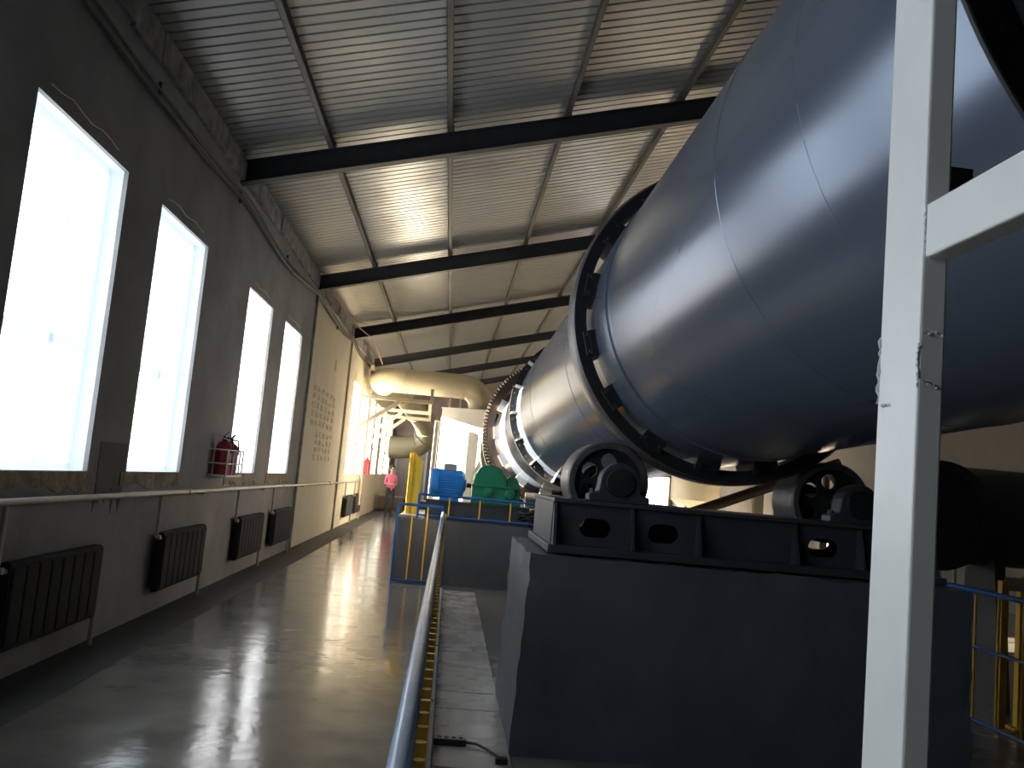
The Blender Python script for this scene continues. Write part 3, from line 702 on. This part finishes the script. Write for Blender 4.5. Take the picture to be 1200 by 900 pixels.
# ------------------------------------------------------------------ right-hand side beyond the pier
fan = thing('blower', 'large dark blower drum lying beyond the pier at the right edge', 'blower', (5.4, 7.9, 0))
MB().tube([(4.30, 7.95, 1.66), (7.0, 7.95, 1.66)], .44, 40).build('drum', 'dark', fan, smooth=True)
MB().lathe((4.22, 7.48, 1.64), (0,1,0), [(0, 0), (0, .38), (-.02, .38), (-.02, .47), (.05, .47), (.30, .44), (.30, 0)], 40).build('drum_flange', 'dark', fan, smooth=True)
for x in (4.9, 6.5): MB().prism([(x-.05, 7.55, 0), (x-.05, 8.25, 0), (x-.05, 8.1, 1.4), (x-.05, 7.7, 1.4)], (.1, 0, 0)).build('saddle', 'dark', fan)
for i, (x, y, h) in enumerate(((4.50, 7.0, 1.16), (4.72, 7.1, 1.20), (5.10, 7.3, 1.18))):
    t = thing('guard_post', ('yellow steel guard post just right of the pier', 'yellow guard post carrying a pale plate at the right edge', 'yellow guard post under the dark blower')[i], 'post', (x, y, 0), 'yellow guard posts')
    MB().box(x-.03, x+.03, y-.03, y+.03, .012, h).build('post_tube', 'yellow', t, bevel=.004); MB().box(x-.08, x+.08, y-.08, y+.08, 0, .012).build('base_plate', 'yellow', t)
    if i == 1: MB().box(x-.17, x+.05, y-.04, y-.032, h-.12, h-.01).build('name_plate', 'kerb', t)
fr = thing('blower_stand', 'dark low stand with bars beneath the blower, right of the pier', 'stand', (5.0, 9.2, 0))
for k in range(8): MB().box(4.35+k*.17, 4.38+k*.17, 9.2, 9.23, .05, 1.18).build('stand_bar', 'kerb', fr)
MB().box(4.3, 5.7, 9.19, 9.24, 1.18, 1.22).build('stand_rail', 'kerb', fr); MB().box(4.3, 5.7, 9.19, 9.24, 0, .05).build('stand_sill', 'dark', fr)

ct = thing('settling_tank', 'far cream tank glimpsed under the cylinder between the two rollers', 'tank', (8.6, 31, 0))
MB().lathe((8.6, 31, 1.0), (0,0,1), [(0, 0), (0, .35), (.5, .85), (1.7, .85), (1.9, .5), (1.9, 0)], 40).build('tank_body', 'duct', ct, smooth=True)
for a in range(4): MB().box(8.6+.6*math.cos(a*PI/2+.8)-.04, 8.6+.6*math.cos(a*PI/2+.8)+.04, 31+.6*math.sin(a*PI/2+.8)-.04, 31+.6*math.sin(a*PI/2+.8)+.04, 0, 1.7).build('leg', 'dark', ct)
ip = thing('inclined_pipe', 'dark inclined pipe rising to the right behind the foreground rollers', 'pipe', (4.9, 14, 0))
MB().tube([(3.6, 14, 1.25), (6.2, 14, 2.35)], .085, 16).build('pipe_run', 'gear', ip, smooth=True)
for x, z in ((3.75, 1.27), (6.0, 2.22)): MB().box(x-.04, x+.04, 13.96, 14.04, 0, z).build('pipe_leg', 'gear', ip)
tag(MB().box(5.02, 5.18, 14.5, 14.62, 0, 3.9).build('cream_column', 'duct', bevel=.01), 'slim cream column glimpsed just left of the right foreground roller', 'column')
# ------------------------------------------------------------------ power strip on the slabs
ps = thing('power_strip', 'small dark socket strip with a cable on the slab by the railing', 'socket strip', (.15, 5.53, .012))
MB().box(.055, .25, 5.49, 5.56, .013, .05).build('strip_body', 'black', ps, bevel=.006)
MB().box(.06, .245, 5.495, 5.555, .05, .053).build('strip_top', 'grey', ps)
for k in range(4): MB().box(.075+k*.043, .10+k*.043, 5.51, 5.54, .053, .056).build('socket', 'black', ps)
MB().tube([(.25, 5.525, .03), (.31, 5.51, .03), (.38, 5.44, .02), (.43, 5.33, .02), (.45, 5.25, .02)], .008, 8).build('cord', 'black', ps, smooth=True)
MB().box(.41, .48, 5.20, 5.26, .013, .045).build('plug', 'black', ps, bevel=.005)

# ------------------------------------------------------------------ standing person far down the hall
def person(px, py, facing):
    V = []; E = []; RAD = []
    def v(p, r, parent=None):
        V.append(p); RAD.append(r)
        if parent is not None: E.append((parent, len(V)-1))
        return len(V)-1
    pel = v((0, 0, .95), .135); wai = v((0, .0, 1.12), .12, pel); che = v((0, .01, 1.32), .145, wai); shl = v((0, .0, 1.43), .09, che)
    nec = v((0, -.01, 1.50), .055, shl); h1 = v((0, -.03, 1.58), .082, nec); h2 = v((0, -.025, 1.66), .095, h1); v((0, -.01, 1.715), .07, h2)
    for s in (-1, 1):
        hip = v((s*.09, 0, .88), .095, pel); kn = v((s*.10, -.03, .49), .062, hip); an = v((s*.10, .02, .09), .043, kn)
        hl = v((s*.10, .03, .045), .04, an); v((s*.115, -.13, .035), .035, hl)
        sh = v((s*.17, 0, 1.40), .062, che); el = v((s*.22, .02, 1.13), .046, sh)
        wr = v((s*.10, -.20, 1.10), .032, el); pa = v((s*.06, -.26, 1.12), .030, wr)
        for q in range(4):
            f1 = v((s*(.035-.004*q), -.30, 1.145-.018*q), .0095, pa); v((s*(.010-.004*q), -.325+.004*abs(q-1), 1.145-.019*q), .008, f1)
        tb_ = v((s*.055, -.285, 1.165), .010, pa); v((s*.04, -.305, 1.185), .008, tb_)
    me = bpy.data.meshes.new('body'); me.from_pydata(V, E, []); me.update()
    o = bpy.data.objects.new('body', me); C.objects.link(o)
    sk_ = o.modifiers.new('skin', 'SKIN'); sv = me.skin_vertices[0].data
    for i, r in enumerate(RAD): sv[i].radius = (r, r); sv[i].use_root = (i == 0)
    sb = o.modifiers.new('sub', 'SUBSURF'); sb.levels = 1; sb.render_levels = 1
    dg = bpy.context.evaluated_depsgraph_get(); m2 = bpy.data.meshes.new_from_object(o.evaluated_get(dg)); bpy.data.objects.remove(o)
    t = thing('person', 'person standing far down the hall by the windows in a pink jacket and dark trousers', 'person', (px, py, 0))
    for n_ in ('jacket', 'trousers', 'skin'): m2.materials.append(MT[n_])
    for p in m2.polygons:
        c = p.center
        p.material_index = 1 if c.z < .97 else (2 if (c.z > 1.47 or (c.y < -.215 and abs(c.x) < .12)) else 0); p.use_smooth = True
    b_ = link('body', m2, None, t); b_.rotation_euler.z = facing
    H = MB(); nu, nv = 20, 10                                     # hair cap
    for j in range(nv+1):
        for k in range(nu):
            th = PI*.62*j/nv; ph = 2*PI*k/nu; r = .108 if j < nv else .098
            z = math.cos(th)*r*1.05; y_ = math.sin(th)*math.sin(ph)*r*1.08; x_ = math.sin(th)*math.cos(ph)*r
            if y_ < -.06 and z < .045: y_ = -.055
            H.v.append((x_, y_-.012, z+1.668))
    for j in range(nv):
        for k in range(nu): a = j*nu+k; c = j*nu+(k+1) % nu; H.f.append((a, c, c+nu, a+nu))
    def fin(MBo, nm, m_):
        me_ = bpy.data.meshes.new(nm); me_.from_pydata(MBo.v, [], MBo.f); me_.update(); q = link(nm, me_, m_, t, True); q.rotation_euler.z = facing; return q
    fin(H, 'hair', 'hair')
    fin(MB().obox((0, -.128, 1.60), (.012, 0, 0), (0, .016, 0), (0, .006, .022)), 'nose', 'skin')
    for s in (-1, 1):
        fin(MB().lathe((s*.034, -.118, 1.635), (0, -1, 0), [(0, .013), (.006, .011), (.010, 0)], 10), 'eye', 'hair')
        fin(MB().obox((s*.094, -.02, 1.615), (.008, 0, 0), (0, .018, 0), (0, 0, .03)), 'ear', 'skin')
    fin(MB().obox((0, -.118, 1.558), (.026, 0, 0), (0, .006, 0), (0, 0, .006)), 'mouth', 'jacket')
    return t
person(-2.02, 31.6, .5)
